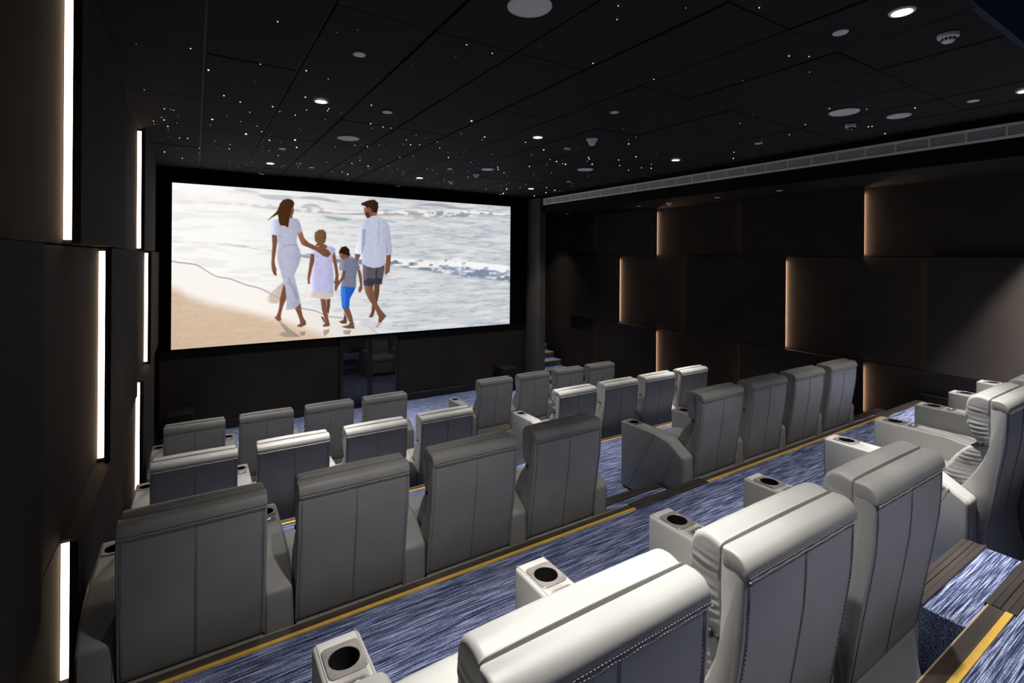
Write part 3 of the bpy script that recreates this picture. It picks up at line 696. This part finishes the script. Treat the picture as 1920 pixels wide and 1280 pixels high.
for x, y, lb in ((.95, 3.48, 'left column, between back and middle downlights'), (3.38, 3.51, 'middle column, between back and middle downlights'), (5.73, 3.49, 'right column, between back and middle downlights'),
                 (.95, 7.10, 'left column, between middle and front downlights'), (3.40, 7.21, 'middle column, between middle and front downlights'), (5.78, 7.17, 'right column, between middle and front downlights'),
                 (3.34, 1.51, 'beside the nearest middle downlight'), (5.73, 1.52, 'beside the nearest right downlight'), (.95, 9.50, 'left column, close to the screen'),
                 (3.38, 9.55, 'middle column, close to the screen'), (5.71, 9.48, 'right column, close to the screen'), (1.54, 8.33, 'right of the front left downlight')):
    fitting('sprinkler_cover', DISC, x, y, 'small white round sprinkler cover, ' + lb, 'sprinkler cover', 'white sprinkler covers')
fitting('sprinkler_cover', lathe('rose', [(0, -.012), (.012, -.012), (.014, -.006), (.046, -.005), (.048, 0), (0, 0)], WHITE, 28), 1.56, 4.72, 'white sprinkler rose with a raised centre, right of a downlight', 'sprinkler cover')
for x, y, lb in ((7.13, 8.89, 'farthest, by the exit stairs'), (7.12, 6.72, 'second from the exit stairs'), (7.14, 5.04, 'third from the exit stairs'), (7.13, 4.02, 'fourth from the exit stairs')):
    fitting('sprinkler_cover', DISC, x, y, 'white disc under the right soffit, ' + lb, 'sprinkler cover', 'white discs under the soffit', z=SOF - .001)
DET = lathe('detector', [(0, -.050), (.026, -.050), (.034, -.042), (.040, -.026), (.052, -.022), (.056, -.010), (.054, 0), (0, 0)], WHITE, 32)
def slots():
    bm = bmesh.new()
    for k in range(12):
        a = 2 * math.pi * k / 12; b2 = bmesh.new(); add_box(b2, .0325, .0395, -.006, .006, -.041, -.028)
        bmesh.ops.rotate(b2, cent=(0, 0, 0), matrix=Matrix.Rotation(a, 3, 'Z'), verts=b2.verts[:]); t_ = bpy.data.meshes.new('t'); b2.to_mesh(t_); b2.free(); bm.from_mesh(t_); bpy.data.meshes.remove(t_)
    return bm_mesh('slots', bm, CUP)
SLOT = slots()
fitting('smoke_detector', DET, 3.92, 1.16, 'white smoke detector with black slots, beside the nearest ceiling downlight', 'smoke detector', parts=(('sensing_slots', SLOT),))
fitting('smoke_detector', DET, 3.99, 7.42, 'white dome detector in front of the small round speaker', 'smoke detector', parts=(('sensing_slots', SLOT),))
fitting('smoke_detector', DET, 3.97, 8.36, 'white dome detector nearest the screen, right of the front middle downlight', 'smoke detector', parts=(('sensing_slots', SLOT),))
fitting('smoke_detector', DET, 7.14, 6.01, 'white smoke detector hanging under the right soffit', 'smoke detector', z=SOF - .001, parts=(('sensing_slots', SLOT),))
fitting('wireless_sensor', lathe('bell', [(0, -.072), (.030, -.072), (.036, -.066), (.044, -.03), (.062, -.012), (.064, 0), (0, 0)], WHITE, 36), 3.93, 4.45, 'white bell-shaped ceiling sensor right of the centre downlight', 'sensor', parts=(('collar', lathe('collar', [(.058, -.013), (.066, -.009), (.066, 0), (.058, 0)], WHITE, 36)),))
fitting('alarm_box', box_mesh('alarm', -.04, .04, -.03, .03, -.022, 0, WHITE, .005, 2), 3.98, 4.97, 'small flat white box between the centre downlight and bell-shaped sensor', 'sensor', parts=(('button', lathe('btn', [(0, -.025), (.008, -.025), (.009, -.021), (0, -.021)], DARKPL, 16)),))
fitting('dome_camera', box_mesh('base', -.045, .045, -.045, .045, -.035, 0, WHITE, .008, 2), 5.69, 2.47, 'white dome camera on a square base in front of the large right speaker', 'camera', rz=.5,
        parts=(('dome', lathe('dome', [(.040, -.034), (.039, -.045), (.033, -.060), (.020, -.071), (0, -.075)], GLASS, 28)), ('lens_ring', lathe('lr', [(.036, -.034), (.043, -.036), (.044, -.040), (.040, -.041)], ALU, 28))))

# fibre-optic stars scattered over the boards
srnd = random.Random(21)
bm = bmesh.new()
def star(x, y, r):
    vs_ = [bm.verts.new((x + r * math.cos(k * math.pi / 3), y + r * math.sin(k * math.pi / 3), CEIL - .006)) for k in range(6)]
    c_ = bm.verts.new((x, y, CEIL - .006 - r * .5))
    for k in range(6): bm.faces.new((vs_[k], vs_[(k + 1) % 6], c_))
for k in range(330):
    star(srnd.uniform(-.4, 6.45), srnd.uniform(1.8, 9.5) if k % 4 == 0 else srnd.uniform(4.8, 9.5), min(.0055, .0019 * math.exp(srnd.gauss(0, .45))))
for x, y, r in [(0.204,5.032,0.0049),(0.14,5.977,0.0081),(0.484,6.478,0.0104),(1.006,6.471,0.0095),(1.094,6.906,0.0079),(-0.258,6.573,0.0048),(-0.359,8.226,0.0065),(-0.257,5.799,0.0036),(0.604,5.149,0.005),(0.698,4.005,0.0036),(0.81,4.68,0.004),(0.407,3.262,0.0026),(0.369,7.502,0.0051),(-0.085,7.123,0.004),(2.384,4.543,0.0083),(2.83,5.065,0.0062),(2.259,5.93,0.0056),(2.995,6.396,0.006),(1.552,5.234,0.0051),(1.365,4.588,0.004),(3.798,5.23,0.0066),(4.311,6.305,0.0062),(4.656,5.855,0.0072),(4.98,5.631,0.0062),(4.594,5.27,0.0049),(4.457,4.378,0.0056),(4.051,6.806,0.0064),(2.183,8.663,0.008),(5.677,9.309,0.0115),(6.277,8.243,0.0099),(5.351,8.636,0.0086),(6.363,8.672,0.0089),(6.466,9.248,0.0092),(1.498,2.931,0.0026),(1.706,2.956,0.0027),(2.402,2.714,0.0027),(2.073,2.136,0.0022),(1.966,2.018,0.0022),(5.958,5.371,0.0064),(5.071,5.173,0.005),(3.431,1.875,0.0036),(3.556,1.804,0.0029),(4.725,3.083,0.0035),(6.302,4.205,0.0062),(5.94,3.954,0.005),(4.937,2.32,0.0034),(5.241,2.143,0.0035),(5.963,2.385,0.0038),(5.562,1.882,0.0036),(5.321,2.732,0.0036),(2.634,1.605,0.0022)]: star(x, y, r)
st = link('star_lights', bm_mesh('star_lights', bm, STARM)); tag(st, 'pinpoint fibre optic star lights scattered across the black ceiling', 'star lights', kind='stuff')
